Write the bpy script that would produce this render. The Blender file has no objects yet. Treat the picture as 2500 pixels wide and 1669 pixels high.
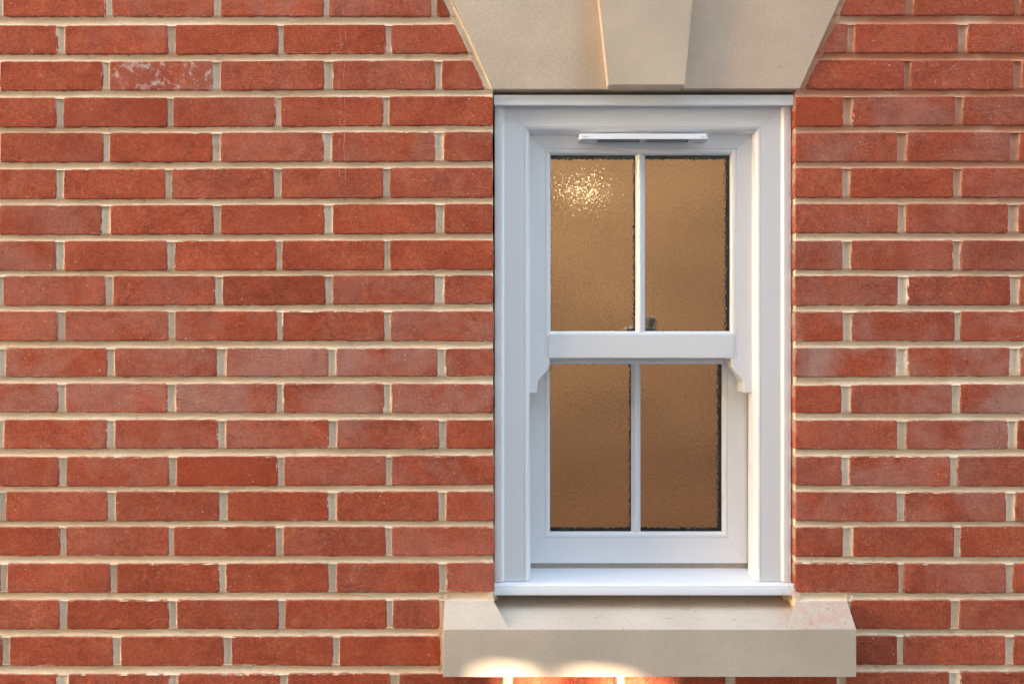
import bpy, bmesh, math, random
from mathutils import Vector, noise

random.seed(7)
SC = bpy.context.scene
COL = SC.collection

# ------------------------------------------------------------------ camera, sky, sun, exposure
S = 0.84e-3          # metres per photo pixel on the wall face
D = 1.65             # camera to wall face
CZ = 1.50            # camera height
CX, CY = 1250.0, 834.5

cam_d = bpy.data.cameras.new("camera")
cam = bpy.data.objects.new("camera", cam_d)
COL.objects.link(cam)
cam.location = (0, -D, CZ)
cam.rotation_euler = (math.radians(90), 0, 0)
cam_d.sensor_width = 36.0
cam_d.lens = 36.0 * D / (2500 * S)
cam_d.clip_start = 0.05
cam_d.clip_end = 500
SC.camera = cam

SUN_EL = math.radians(6.0)
SUN_AZ = math.radians(52.0)       # to the left of the wall's outward normal
SUN_STRENGTH = 2.0
SKY_STRENGTH = 0.15
EXPOSURE = 4.5

OPP_X = (-7.6, 16.0); OPP_Y = -6.5; OPP_H = 10.5      # added unseen house behind the camera, blocks low sky light
POOLS = ((1180, 1300, 1645), (1392, 1545, 1637))     # where the sun patches end on the stone sill
ARCH = 0.012; SCR_H = 8.3; SCR_W = (2.9, 1.3)

world = bpy.data.worlds.new("World")
SC.world = world
world.use_nodes = True
wn = world.node_tree
bg = wn.nodes["Background"]
sky = wn.nodes.new("ShaderNodeTexSky")
sky.sky_type = 'NISHITA'
sky.sun_disc = False
sky.sun_elevation = SUN_EL
sky.sun_rotation = math.radians(180) + SUN_AZ
sky.air_density = 0.9
sky.dust_density = 4.2
sky.ozone_density = 0.7
wn.links.new(sky.outputs[0], bg.inputs[0])
bg.inputs[1].default_value = SKY_STRENGTH

sun_d = bpy.data.lights.new("sun", 'SUN')
sun_d.energy = SUN_STRENGTH
sun_d.angle = math.radians(0.5)
sun_d.color = (1.0, 0.82, 0.58)
sun = bpy.data.objects.new("sun", sun_d)
COL.objects.link(sun)
TO_SUN = Vector((-math.sin(SUN_AZ) * math.cos(SUN_EL), -math.cos(SUN_AZ) * math.cos(SUN_EL), math.sin(SUN_EL)))
sun.rotation_euler = TO_SUN.to_track_quat('Z', 'Y').to_euler()
sun.location = TO_SUN * 12 + Vector((0, 0, 1))

SC.view_settings.view_transform = 'Standard'
SC.view_settings.look = 'None'
SC.view_settings.gamma = 1.0
SC.view_settings.use_curve_mapping = False
SC.view_settings.exposure = EXPOSURE
SC.render.engine = 'CYCLES'
SC.cycles.max_bounces = 10
SC.cycles.transmission_bounces = 8
SC.cycles.caustics_refractive = False
SC.cycles.caustics_reflective = False

# ------------------------------------------------------------------ small helpers
def U(u, v, d):
    """real position: u right of and v above the camera axis in wall pixels, d metres behind the wall face"""
    return Vector((u * S, d, CZ + v * S))

def P(X, Y, d=0.0):
    """the point at depth d that the photo shows at pixel X, Y"""
    f = (D + d) / D
    return U((X - CX) * f, (CY - Y) * f, d)

def ux(X, d=0.0): return (X - CX) * (D + d) / D
def vy(Y, d=0.0): return (CY - Y) * (D + d) / D

def nz(x, y=0.0, z=0.0): return noise.noise(Vector((x, y, z)))

class MB:
    """collects geometry for one mesh object"""
    def __init__(self): self.v = []; self.f = []
    def add(self, verts, faces):
        n = len(self.v)
        self.v += [tuple(p) for p in verts]
        self.f += [tuple(i + n for i in f) for f in faces]
    def box(self, a, b):
        x0, y0, z0 = a; x1, y1, z1 = b
        self.add([(x0,y0,z0),(x1,y0,z0),(x1,y1,z0),(x0,y1,z0),(x0,y0,z1),(x1,y0,z1),(x1,y1,z1),(x0,y1,z1)],
                 [(0,3,2,1),(4,5,6,7),(0,1,5,4),(1,2,6,5),(2,3,7,6),(3,0,4,7)])
    def ubox(self, u0, u1, v0, v1, d0, d1):
        a = U(u0, v0, d0); b = U(u1, v1, d1)
        self.box(a, b)
    def loft(self, rings, closed=True, caps=True):
        """rings: list of equal-length point loops, joined in order"""
        n = len(rings[0]); base = []
        vs = [p for r in rings for p in r]; fs = []
        for i in range(len(rings) - 1):
            for j in range(n if closed else n - 1):
                k = (j + 1) % n
                fs.append((i*n + j, i*n + k, (i+1)*n + k, (i+1)*n + j))
        if caps and closed:
            fs.append(tuple(range(n - 1, -1, -1)))
            fs.append(tuple((len(rings)-1)*n + j for j in range(n)))
        self.add(vs, fs)
    def lathe(self, prof, c, seg=20):
        """prof: (radius, z) list round a vertical axis at c"""
        rings = []
        for r, z in prof:
            rings.append([Vector((c[0] + r*math.cos(2*math.pi*k/seg), c[1] + r*math.sin(2*math.pi*k/seg), c[2] + z)) for k in range(seg)])
        self.loft(rings, True, True)
    def build(self, name, mat, parent=None, smooth=None, origin=None, bevel=0.0):
        me = bpy.data.meshes.new(name)
        o0 = Vector(origin) if origin is not None else Vector((0, 0, 0))
        me.from_pydata([tuple(Vector(p) - o0) for p in self.v], [], self.f)
        bm = bmesh.new(); bm.from_mesh(me)
        bmesh.ops.recalc_face_normals(bm, faces=bm.faces)
        bm.to_mesh(me); bm.free()
        if smooth is not None:
            for p in me.polygons: p.use_smooth = True
            me.set_sharp_from_angle(angle=math.radians(smooth))
        me.materials.append(mat)
        ob = bpy.data.objects.new(name, me)
        COL.objects.link(ob)
        if parent is not None:
            ob.parent = parent
            ob.location = o0 - Vector(parent.get("_at", (0, 0, 0)))
        else:
            ob.location = o0
        if bevel:
            m = ob.modifiers.new("bevel", 'BEVEL'); m.width = bevel; m.segments = 2; m.limit_method = 'ANGLE'
            m.angle_limit = math.radians(40); m.harden_normals = False
        return ob

def empty(name, loc, parent=None):
    o = bpy.data.objects.new(name, None)
    COL.objects.link(o)
    o.empty_display_size = 0.05
    if parent is not None:
        o.parent = parent
        o.location = Vector(loc) - Vector(parent.get("_at", (0, 0, 0)))
    else:
        o.location = loc
    o["_at"] = tuple(loc)
    return o

def tag(o, label, cat, group=None, kind=None):
    if label: o["label"] = label
    if cat: o["category"] = cat
    if group: o["group"] = group
    o["kind"] = kind or "thing"
    return o

# ------------------------------------------------------------------ materials
class NT:
    def __init__(self, name):
        self.m = bpy.data.materials.new(name); self.m.use_nodes = True
        self.t = self.m.node_tree; self.n = self.t.nodes
        self.b = self.n["Principled BSDF"]
    def new(self, typ, **kw):
        x = self.n.new(typ)
        for k, v in kw.items(): setattr(x, k, v)
        return x
    def set(self, sock, v):
        if hasattr(v, "is_linked") or isinstance(v, bpy.types.NodeSocket): self.t.links.new(v, sock)
        else: sock.default_value = v
    def math(self, op, a, b=0.0, c=0.0, clamp=False):
        x = self.new("ShaderNodeMath", operation=op, use_clamp=clamp)
        self.set(x.inputs[0], a); self.set(x.inputs[1], b); self.set(x.inputs[2], c)
        return x.outputs[0]
    def ramp(self, fac, lo, hi, a=0.0, b=1.0):
        x = self.new("ShaderNodeMapRange", clamp=True, interpolation_type='SMOOTHSTEP')
        self.set(x.inputs[0], fac); self.set(x.inputs[1], lo); self.set(x.inputs[2], hi); self.set(x.inputs[3], a); self.set(x.inputs[4], b)
        return x.outputs[0]
    def mix(self, fac, a, b, mode='MIX'):
        x = self.new("ShaderNodeMix", data_type='RGBA', blend_type=mode)
        self.set(x.inputs[0], fac)
        self.set(x.inputs[6], a if not isinstance(a, tuple) else (*a, 1.0))
        self.set(x.inputs[7], b if not isinstance(b, tuple) else (*b, 1.0))
        return x.outputs[2]
    def noise(self, vec, scale, detail=3.0, rough=0.55, dist=0.0):
        x = self.new("ShaderNodeTexNoise")
        self.set(x.inputs["Vector"], vec); x.inputs["Scale"].default_value = scale
        x.inputs["Detail"].default_value = detail; x.inputs["Roughness"].default_value = rough
        x.inputs["Distortion"].default_value = dist
        return x.outputs["Fac"]
    def voro(self, vec, scale, feature='F1', rnd=1.0):
        x = self.new("ShaderNodeTexVoronoi", feature=feature)
        self.set(x.inputs["Vector"], vec); x.inputs["Scale"].default_value = scale
        x.inputs["Randomness"].default_value = rnd
        return x.outputs["Distance"]
    def specks(self, vec, scale, radius, prob, seed=0.0):
        """small round marks in a few of the cells"""
        x = self.new("ShaderNodeTexVoronoi", feature='F1')
        self.set(x.inputs["Vector"], self.mapping(vec, (seed, seed * .37, seed * .71))); x.inputs["Scale"].default_value = scale
        keep = self.math('LESS_THAN', self.sep(x.outputs["Color"])[0], prob)
        return self.math('MULTIPLY', keep, self.ramp(x.outputs["Distance"], radius, radius * 0.55))
    def mapping(self, vec, loc=(0,0,0), scale=(1,1,1)):
        x = self.new("ShaderNodeMapping")
        self.set(x.inputs[0], vec); self.set(x.inputs[1], loc); x.inputs[3].default_value = scale
        return x.outputs[0]
    def attr(self, name, typ='OBJECT'):
        x = self.new("ShaderNodeAttribute", attribute_name=name, attribute_type=typ)
        return x.outputs["Fac"]
    def bump(self, h, dist, strength=1.0, normal=None):
        x = self.new("ShaderNodeBump")
        self.set(x.inputs["Height"], h); x.inputs["Distance"].default_value = dist; x.inputs["Strength"].default_value = strength
        if normal is not None: self.set(x.inputs["Normal"], normal)
        return x.outputs[0]
    def sep(self, vec):
        x = self.new("ShaderNodeSeparateXYZ"); self.set(x.inputs[0], vec); return x.outputs
    def pos(self): return self.new("ShaderNodeNewGeometry").outputs["Position"]
    def objc(self): return self.new("ShaderNodeTexCoord").outputs["Object"]
    def out(self, col=None, rough=None, normal=None, spec=None):
        if col is not None: self.set(self.b.inputs["Base Color"], col if not isinstance(col, tuple) else (*col, 1.0))
        if rough is not None: self.set(self.b.inputs["Roughness"], rough)
        if normal is not None: self.set(self.b.inputs["Normal"], normal)
        if spec is not None: self.set(self.b.inputs["Specular IOR Level"], spec)
        return self.m

def wx(X): return (X - CX) * S
def wz(Y): return CZ + (CY - Y) * S

def brick_material():
    k = NT("red_brick")
    pos = k.pos()
    info = k.new("ShaderNodeObjectInfo").outputs["Random"]
    off = k.new("ShaderNodeCombineXYZ")
    k.set(off.inputs[0], k.math('MULTIPLY', info, 37.0)); k.set(off.inputs[1], k.math('MULTIPLY', info, 91.0)); k.set(off.inputs[2], k.math('MULTIPLY', info, 53.0))
    p = k.mapping(pos, off.outputs[0])
    tint = k.attr("tint"); sat = k.attr("sat"); pale = k.attr("pale"); stain = k.attr("stain")
    big = k.noise(p, 11.0, 5.0, 0.6, 0.6)
    mid = k.noise(p, 45.0, 4.0, 0.6)
    fine = k.noise(pos, 560.0, 3.0, 0.7)
    col = k.mix(k.ramp(big, 0.3, 0.72), (0.445, 0.079, 0.034), (0.59, 0.124, 0.057))
    col = k.mix(k.ramp(mid, 0.42, 0.75, 0.0, 0.55), col, (0.56, 0.158, 0.088))
    # smooth orange patches left by the mould
    pt = k.noise(p, 19.0, 1.0, 0.3, 0.9)
    col = k.mix(k.ramp(pt, 0.62, 0.68, 0.0, 0.45), col, (0.60, 0.165, 0.078))
    gr = k.ramp(k.noise(p, 150.0, 3.0, 0.7), 0.28, 0.72, 0.80, 1.18)
    g3 = k.new("ShaderNodeCombineXYZ")
    for i in range(3): k.set(g3.inputs[i], gr)
    col = k.mix(1.0, col, g3.outputs[0], 'MULTIPLY')
    # deeper, purer red
    col = k.mix(k.math('MULTIPLY', sat, 0.8, clamp=True), col, (0.50, 0.076, 0.027))
    # brighter / darker brick
    br = k.math('ADD', 1.0, k.math('MULTIPLY', tint, 0.30))
    cc = k.new("ShaderNodeCombineXYZ")
    for i in range(3): k.set(cc.inputs[i], br)
    col = k.mix(1.0, col, cc.outputs[0], 'MULTIPLY')
    # grain: sand and pits
    g = k.ramp(fine, 0.3, 0.7, 0.66, 1.28)
    gg = k.new("ShaderNodeCombineXYZ")
    for i in range(3): k.set(gg.inputs[i], g)
    col = k.mix(1.0, col, gg.outputs[0], 'MULTIPLY')
    pit = k.noise(p, 210.0, 2.0, 0.5)
    pitm = k.math('MULTIPLY', k.ramp(pit, 0.36, 0.28, 0.0, 1.0), k.ramp(k.noise(p, 16.0, 2.0), 0.45, 0.65, 0.15, 1.0))
    col = k.mix(k.math('MULTIPLY', pitm, 0.55), col, (0.15, 0.030, 0.016))
    # chalky bloom
    bl = k.ramp(k.noise(p, 8.5, 6.0, 0.62, 0.4), 0.34, 0.68)
    bl = k.math('MULTIPLY', bl, k.ramp(fine, 0.25, 0.7, 0.45, 1.0))
    col = k.mix(k.math('MULTIPLY', bl, pale, clamp=True), col, (0.58, 0.36, 0.30))
    # thick white lime stain, only where the brick has it
    st = k.ramp(k.noise(k.mapping(pos, (3.1, 0, 7.7)), 42.0, 5.0, 0.7, 0.5), 0.50, 0.66)
    col = k.mix(k.math('MULTIPLY', k.math('MULTIPLY', st, stain), k.ramp(fine, 0.3, 0.65, 0.4, 0.85), clamp=True), col, (0.84, 0.77, 0.73))
    # mortar smeared on the arrises
    edge = k.attr("edge", 'GEOMETRY')
    em = k.ramp(k.math('ADD', edge, k.math('MULTIPLY', k.noise(pos, 120.0, 4.0, 0.7), 0.55)), 0.94, 1.30, 0.0, 0.70)
    col = k.mix(em, col, (0.64, 0.47, 0.34))
    # mortar specks
    sp = k.math('MAXIMUM', k.specks(p, 62.0, 0.13, 0.03), k.math('MULTIPLY', k.specks(p, 120.0, 0.24, 0.03, 4.0), 0.7))
    col = k.mix(k.math('MULTIPLY', sp, 0.75), col, (0.75, 0.64, 0.53))
    # smudges of grey-white lime wiped over a few bricks
    sm = k.math('MULTIPLY', k.ramp(k.noise(k.mapping(p, scale=(1.0, 1.0, 1.6)), 26.0, 4.0, 0.6, 1.2), 0.66, 0.80), k.ramp(fine, 0.3, 0.65, 0.3, 0.9))
    col = k.mix(k.math('MULTIPLY', sm, 0.45), col, (0.66, 0.55, 0.49))
    # the two thin lime drips that ran down the wall
    x, y, z = k.sep(pos)
    wob = k.math('MULTIPLY', k.math('SUBTRACT', k.noise(pos, 14.0, 3.0), 0.5), 0.016)
    drip = None
    for X in (829.0, 841.0):
        dd = k.math('ABSOLUTE', k.math('ADD', k.math('SUBTRACT', x, wx(X)), wob))
        l = k.ramp(dd, 0.0010, 0.0003)
        drip = l if drip is None else k.math('MAXIMUM', drip, l)
    drip = k.math('MULTIPLY', drip, k.ramp(z, wz(500), wz(440)))
    drip = k.math('MULTIPLY', drip, k.math('MULTIPLY', k.ramp(fine, 0.35, 0.6, 0.1, 0.55), k.ramp(k.noise(pos, 33.0, 3.0), 0.40, 0.60, 0.1, 1.0)))
    col = k.mix(drip, col, (0.75, 0.66, 0.62))
    # folds of the soft clay
    fo = k.noise(p, 30.0, 3.0, 0.55, 1.5)
    fold = k.math('MULTIPLY', k.ramp(k.math('ABSOLUTE', k.math('SUBTRACT', fo, 0.5)), 0.0, 0.035), k.ramp(k.noise(p, 12.0, 1.0), 0.52, 0.62, 0.0, 1.0))
    h = k.math('ADD', k.math('MULTIPLY', fine, 0.55), k.math('ADD', k.math('MULTIPLY', mid, 1.5), k.math('MULTIPLY', pitm, -0.9)))
    h = k.math('ADD', h, k.math('MULTIPLY', k.noise(pos, 230.0, 4.0, 0.7), 1.2))
    h = k.math('ADD', h, k.math('MULTIPLY', fold, 0.5))
    return k.out(col, 0.93, k.bump(h, 0.0040, 1.0), 0.25)

def mortar_material():
    k = NT("mortar")
    pos = k.pos()
    a = k.noise(pos, 9.0, 4.0, 0.6)
    f = k.noise(pos, 480.0, 3.0, 0.7)
    col = k.mix(k.ramp(a, 0.3, 0.7), (0.81, 0.61, 0.425), (0.89, 0.725, 0.55))
    g = k.ramp(f, 0.3, 0.7, 0.84, 1.12)
    gg = k.new("ShaderNodeCombineXYZ")
    for i in range(3): k.set(gg.inputs[i], g)
    col = k.mix(1.0, col, gg.outputs[0], 'MULTIPLY')
    # brown damp marks
    col = k.mix(k.ramp(k.noise(pos, 26.0, 3.0, 0.6), 0.60, 0.75, 0.0, 0.4), col, (0.42, 0.27, 0.13))
    # red brick dust washed into the joints to the right of the window
    x, y, z = k.sep(pos)
    zone = k.math('MULTIPLY', k.ramp(x, wx(1850), wx(1980)), k.ramp(k.math('ADD', z, k.math('MULTIPLY', x, 0.35)), wz(760) + 0.25, wz(180) + 0.30))
    dust = k.math('MULTIPLY', zone, k.ramp(k.noise(pos, 7.0, 4.0, 0.6), 0.28, 0.55, 0.35, 0.95))
    col = k.mix(dust, col, (0.56, 0.22, 0.125))
    h = k.math('ADD', k.math('MULTIPLY', f, 0.5), k.math('MULTIPLY', k.noise(pos, 90.0, 3.0), 0.8))
    return k.out(col, 0.95, k.bump(h, 0.0012, 0.8), 0.2)

def stone_material(name, base, dusty=0.0):
    k = NT(name)
    pos = k.pos()
    a = k.noise(pos, 5.0, 4.0, 0.55)
    f = k.noise(pos, 380.0, 4.0, 0.75)
    c0 = tuple(c * 0.90 for c in base); c1 = tuple(min(1, c * 1.07) for c in base)
    col = k.mix(k.ramp(a, 0.3, 0.7), c0, c1)
    g = k.ramp(f, 0.3, 0.7, 0.87, 1.12)
    gg = k.new("ShaderNodeCombineXYZ")
    for i in range(3): k.set(gg.inputs[i], g)
    col = k.mix(1.0, col, gg.outputs[0], 'MULTIPLY')
    col = k.mix(k.math('MULTIPLY', k.specks(pos, 75.0, 0.10, 0.10), 0.55), col, (0.20, 0.15, 0.11))
    x, y, z = k.sep(pos)
    if dusty == 0.0:
        # ochre run-off beside the keystone and faint brick dust on the right stone
        och = k.math('MULTIPLY', k.ramp(x, wx(1380), wx(1455)), k.ramp(x, wx(1470), wx(1456)))
        och = k.math('MULTIPLY', och, k.ramp(k.noise(k.mapping(pos, scale=(1, 1, 0.25)), 20.0, 3.0), 0.3, 0.7, 0.5, 1.0))
        col = k.mix(k.math('MULTIPLY', och, 0.42), col, (0.44, 0.29, 0.14))
        pk = k.math('MULTIPLY', k.ramp(x, wx(1660), wx(1720)), k.ramp(k.noise(pos, 9.0, 4.0), 0.3, 0.7, 0.3, 0.9))
        col = k.mix(k.math('MULTIPLY', pk, 0.48), col, (0.58, 0.37, 0.27))
        spot = k.math('MULTIPLY', k.ramp(x, wx(1680), wx(1720)), k.ramp(k.noise(pos, 24.0, 3.0, 0.5), 0.68, 0.74))
        col = k.mix(k.math('MULTIPLY', spot, 0.45), col, (0.50, 0.22, 0.14))
    else:
        # brick dust lying on the weathering, thickest at the right end
        geo = k.new("ShaderNodeNewGeometry").outputs["Normal"]
        up = k.ramp(k.sep(geo)[2], 0.15, 0.4)
        zone = k.ramp(x, wx(1860), wx(1990), 0.0, 1.0)
        b1 = k.ramp(k.noise(pos, 48.0, 5.0, 0.65), 0.40, 0.66)
        col = k.mix(k.math('MULTIPLY', k.math('MULTIPLY', up, zone), k.math('MULTIPLY', b1, 0.48)), col, (0.60, 0.27, 0.19))
        b2 = k.math('MULTIPLY', k.ramp(k.noise(k.mapping(pos, scale=(0.45, 1, 1)), 120.0, 2.0, 0.5), 0.665, 0.71), k.ramp(x, wx(1300), wx(1560)))
        col = k.mix(k.math('MULTIPLY', k.math('MULTIPLY', up, b2), 0.6), col, (0.50, 0.17, 0.09))
    h = k.math('ADD', f, k.math('MULTIPLY', k.noise(pos, 140.0, 3.0), 0.5))
    return k.out(col, 0.9, k.bump(h, 0.0006, 0.6), 0.25)

def pvc_material():
    k = NT("white_upvc")
    pos = k.pos()
    a = k.noise(pos, 6.0, 3.0)
    col = k.mix(k.ramp(a, 0.3, 0.7), (0.785, 0.785, 0.82), (0.795, 0.795, 0.828))
    # dust specks
    sp = k.math('MULTIPLY', k.specks(pos, 95.0, 0.11, 0.35, 2.0), k.ramp(k.noise(pos, 7.0, 2.0), 0.57, 0.62))
    col = k.mix(k.math('MULTIPLY', sp, 0.5), col, (0.24, 0.19, 0.17))
    # brick dust in the lower right corner of the cill
    x, y, z = k.sep(pos)
    zn = k.math('MULTIPLY', k.ramp(x, wx(1895), wx(1932)), k.ramp(z, wz(1405), wz(1425)))
    ds = k.math('MULTIPLY', zn, k.ramp(k.noise(pos, 110.0, 4.0, 0.65), 0.45, 0.68, 0.0, 0.6))
    col = k.mix(ds, col, (0.62, 0.25, 0.16))
    return k.out(col, 0.30, None, 0.5)

def plain(name, col, rough=0.6, spec=0.4, nscale=60.0, var=0.12):
    k = NT(name)
    n = k.noise(k.pos(), nscale, 3.0)
    c = k.mix(k.ramp(n, 0.3, 0.7), tuple(x * (1 - var) for x in col), tuple(min(1, x * (1 + var)) for x in col))
    return k.out(c, rough, None, spec)

def glass_material():
    k = NT("obscure_glass")
    pos = k.pos()
    p = k.mapping(pos, (0, 0, 0), (1.0, 1.0, 0.62))
    n1 = k.noise(p, 235.0, 1.0, 0.5, 0.3)
    n2 = k.noise(p, 480.0, 1.0, 0.5, 0.0)
    h = k.math('ADD', n1, k.math('MULTIPLY', n2, 0.32))
    gl = k.new("ShaderNodeBsdfGlass")
    gl.inputs["Color"].default_value = (0.97, 0.98, 0.965, 1)
    gl.inputs["Roughness"].default_value = 0.02
    gl.inputs["IOR"].default_value = 1.5
    k.set(gl.inputs["Normal"], k.bump(h, 0.00082, 1.0))
    k.t.links.new(gl.outputs[0], k.n["Material Output"].inputs[0])
    return k.m

def emit_material(name, col, st):
    k = NT(name)
    e = k.new("ShaderNodeEmission")
    e.inputs[0].default_value = (*col, 1); e.inputs[1].default_value = st
    k.t.links.new(e.outputs[0], k.n["Material Output"].inputs[0])
    return k.m

M_BRICK = brick_material()
M_MORTAR = mortar_material()
M_STONE = stone_material("cast_stone", (0.645, 0.515, 0.395))
M_SILL = stone_material("cast_stone_sill", (0.615, 0.51, 0.415), 1.0)
M_PVC = pvc_material()
M_BLACK = plain("black_spacer_slot_shade", (0.003, 0.003, 0.003), 0.8, 0.0)
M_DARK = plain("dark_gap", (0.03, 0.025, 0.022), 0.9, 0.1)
M_BRUSH = plain("grey_brush_pile", (0.42, 0.37, 0.32), 0.95, 0.1, 500.0, 0.3)
M_SEAL = plain("dusty_sealant", (0.68, 0.60, 0.56), 0.7, 0.3, 160.0, 0.2)
M_GLASS = glass_material()
def mottled_wall_material():
    """tan room walls with random lighter and darker cells"""
    k = NT("mottled_tan_wall")
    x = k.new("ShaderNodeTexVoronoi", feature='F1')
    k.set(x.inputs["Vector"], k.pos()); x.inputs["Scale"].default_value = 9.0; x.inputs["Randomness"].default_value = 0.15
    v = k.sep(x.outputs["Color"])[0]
    col = k.mix(k.ramp(v, 0.0, 1.0), (0.47, 0.31, 0.165), (0.74, 0.53, 0.32))  # cell tones stand in for uneven room brightness, giving the glass its grain
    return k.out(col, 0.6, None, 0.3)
BULB_R, BULB_E, CEIL_E = 0.0075, 1.0, 2.0
M_PLASTER = mottled_wall_material()
M_LOCK = plain("grey_green_reflection", (0.72, 0.80, 0.74), 0.4, 0.4)  # grey-green colour stands in for reflections on the chrome lock
M_CORD = plain("white_flex", (0.6, 0.58, 0.55), 0.5)
M_BULB = emit_material("lit_bulb", (1.0, 0.76, 0.42), BULB_E)
M_RENDER = plain("brown_render", (0.34, 0.28, 0.24), 0.9, 0.2, 2.0, 0.06)
M_ROOF = plain("brown_roof_tile", (0.16, 0.09, 0.07), 0.85, 0.2, 8.0, 0.2)
M_WOOD = plain("brown_timber", (0.22, 0.14, 0.08), 0.8, 0.2, 20.0, 0.2)
M_CEIL = emit_material("added_room_glow", (1.0, 0.80, 0.51), CEIL_E)
M_PAVE = plain("grey_paving", (0.17, 0.155, 0.14), 0.9, 0.2, 3.0, 0.15)

# ------------------------------------------------------------------ the ground, plus a house and sun mask added to shape the light
g = MB(); g.add([(-60, -120, 0), (60, -120, 0), (60, 6, 0), (-60, 6, 0)], [(0, 1, 2, 3)])
tag(g.build("paving", M_PAVE), "pale paved ground in front of the brick wall", None, None, "structure")

# house added out of view behind the camera to hide the bright horizon
opp = empty("sky_blocking_house", (OPP_X[0] / 2 + OPP_X[1] / 2, OPP_Y, 0))
tag(opp, "added unseen brown house that blocks low sky light from the brick wall", "house")
g = MB(); g.box((OPP_X[0], OPP_Y - 7, 0), (OPP_X[1], OPP_Y, OPP_H)); g.build("blocker_wall", M_RENDER, opp)
g = MB(); xa, xb = OPP_X[0] - .3, OPP_X[1] + .3
g.loft([[Vector((x, OPP_Y + .4, OPP_H)), Vector((x, OPP_Y - 3.5, OPP_H + 2.2)), Vector((x, OPP_Y - 7.4, OPP_H)), Vector((x, OPP_Y - 3.5, OPP_H + .05))] for x in (xa, xb)])
g.build("blocker_roof", M_ROOF, opp)
# unseen mask added between sun and wall; its two openings shape the sun patches
SL = 8.0
ax = Vector((math.cos(SUN_AZ), -math.sin(SUN_AZ), 0))       # along the screen
nn = Vector((-math.sin(SUN_AZ), -math.cos(SUN_AZ), 0))
def screen_pt(p):
    q = p + TO_SUN * SL / math.cos(SUN_EL)
    return q
c0 = screen_pt(P(1330, 1640, -.045)); base = Vector((c0.x, c0.y, 0))
def SP(s, z, t=0.0): return base + ax * s + nn * t + Vector((0, 0, z))
def s_of(X, Y): return (screen_pt(P(X, Y, -.045)) - base).dot(ax), screen_pt(P(X, Y, -.045)).z
scr = empty("added_sun_mask", base)
tag(scr, "added unseen timber mask that shades the wall and shapes two sun patches", "screen")
holes = []
for xa, xb, top in POOLS:
    s0, zt_ = s_of(xa, top); s1, _ = s_of(xb, top); holes.append((s0, s1, zt_))
(a0, a1, az), (b0, b1, bz) = holes
zlo = min(az, bz) - 0.058
g = MB()
def sbox(s0, s1, z0, z1):
    pts = [SP(s, z, t) for t in (-.012, .012) for s, z in ((s0, z0), (s1, z0), (s1, z1), (s0, z1))]
    g.loft([pts[:4], pts[4:]])
sbox(-SCR_W[0], a0, 0, SCR_H); sbox(b1, SCR_W[1], 0, SCR_H)
sbox(a0, b1, 0, zlo); sbox(a1, b0, zlo, max(az, bz) + .0)
for s0, s1, zt_ in holes:      # arched heads
    n = 14; r = (s1 - s0) / 2; m0 = (s0 + s1) / 2; hi = max(az, bz)
    top = [(s0 + (s1 - s0) * k / n) for k in range(n + 1)]
    arcp = [(x, zt_ - ARCH * (1 - math.sqrt(max(0, 1 - ((x - m0) / r) ** 2)))) for x in top]
    for k in range(n):
        q = [arcp[k], arcp[k + 1], (top[k + 1], hi + .001), (top[k], hi + .001)]
        pts = [[SP(s, z, t) for s, z in q] for t in (-.012, .012)]
        g.loft(pts)
sbox(a0, b1, max(az, bz) + .0005, SCR_H)
g.build("sun_mask_board", M_WOOD, scr)

# ------------------------------------------------------------------ brick wall
KX = (300.0, 1200.0, 1930.0, 2300.0)
ROWS = {  # row: tops at the four x stations, bottoms at the four x stations
 0: ((-28,-30,-31,-31), (41,41,38.3,38)),
 1: ((60.7,59,57.5,57.5), (133,130.4,129,130)),
 2: ((149,146.3,144,146), (221,219,218,219.5)),
 3: ((237.6,234,235.5,234.5), (310.8,306,310,306)),
 4: ((324,320.6,324,321), (396.5,393.8,396.5,394.5)),
 5: ((412,408,408.5,409), (485.7,482.5,482.2,482.8)),
 6: ((500.6,496.3,496.6,496.6), (573,570.3,570,569)),
 7: ((587.6,585.5,587,586), (660.7,658.6,658.5,660)),
 8: ((672.7,670.6,672,672.5), (745.9,742,746,745.5)),
 9: ((759.2,759,759.6,759.6), (832,832.5,833.2,832.5)),
 10: ((848.7,849.8,848.5,847.5), (920.3,918.3,921,919)),
 11: ((935.2,935.7,941,937), (1007,1009,1008.5,1009.5)),
 12: ((1023.5,1024,1025.5,1024.5), (1095.3,1095.3,1096.3,1096.5)),
 13: ((1114,1111.3,1113.5,1113), (1187,1183.7,1184.5,1187)),
 14: ((1199,1199,1199.5,1201), (1272,1271.4,1271.5,1273)),
 15: ((1285.3,1284.5,1286,1284), (1357,1357,1358.4,1359)),
 16: ((1374.4,1373,1372.5,1374.5), (1446.2,1445.7,1445.5,1447)),
 17: ((1463.5,1462.7,1464,1463), (1535.4,1534.6,1536,1536)),
 18: ((1552.7,1551.9,1550,1550.5), (1625.8,1624.5,1624,1623)),
 19: ((1644.5,1642.3,1640,1638.5), (1717,1716,1713,1712)),
}
for i in (-1, -2):
    ROWS[i] = tuple(tuple(v + 88 * i - (1 if k else 0) for v in ROWS[0][k]) for k in (0, 1))
for i in (20, 21):
    ROWS[i] = tuple(tuple(v + 88 * (i - 19) for v in ROWS[19][k]) for k in (0, 1))

def interp(vals, X):
    if X <= KX[0]: return vals[0]
    for a in range(3):
        if X <= KX[a + 1]:
            t = (X - KX[a]) / (KX[a + 1] - KX[a])
            return vals[a] + (vals[a + 1] - vals[a]) * t
    return vals[3]
def rtop(i, X): return interp(ROWS[i][0], X) + 0.9 * nz(X * 0.0045, i * 7.3)
def rbot(i, X): return interp(ROWS[i][1], X) + 0.9 * nz(X * 0.0045, i * 7.3 + 3.1)

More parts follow.
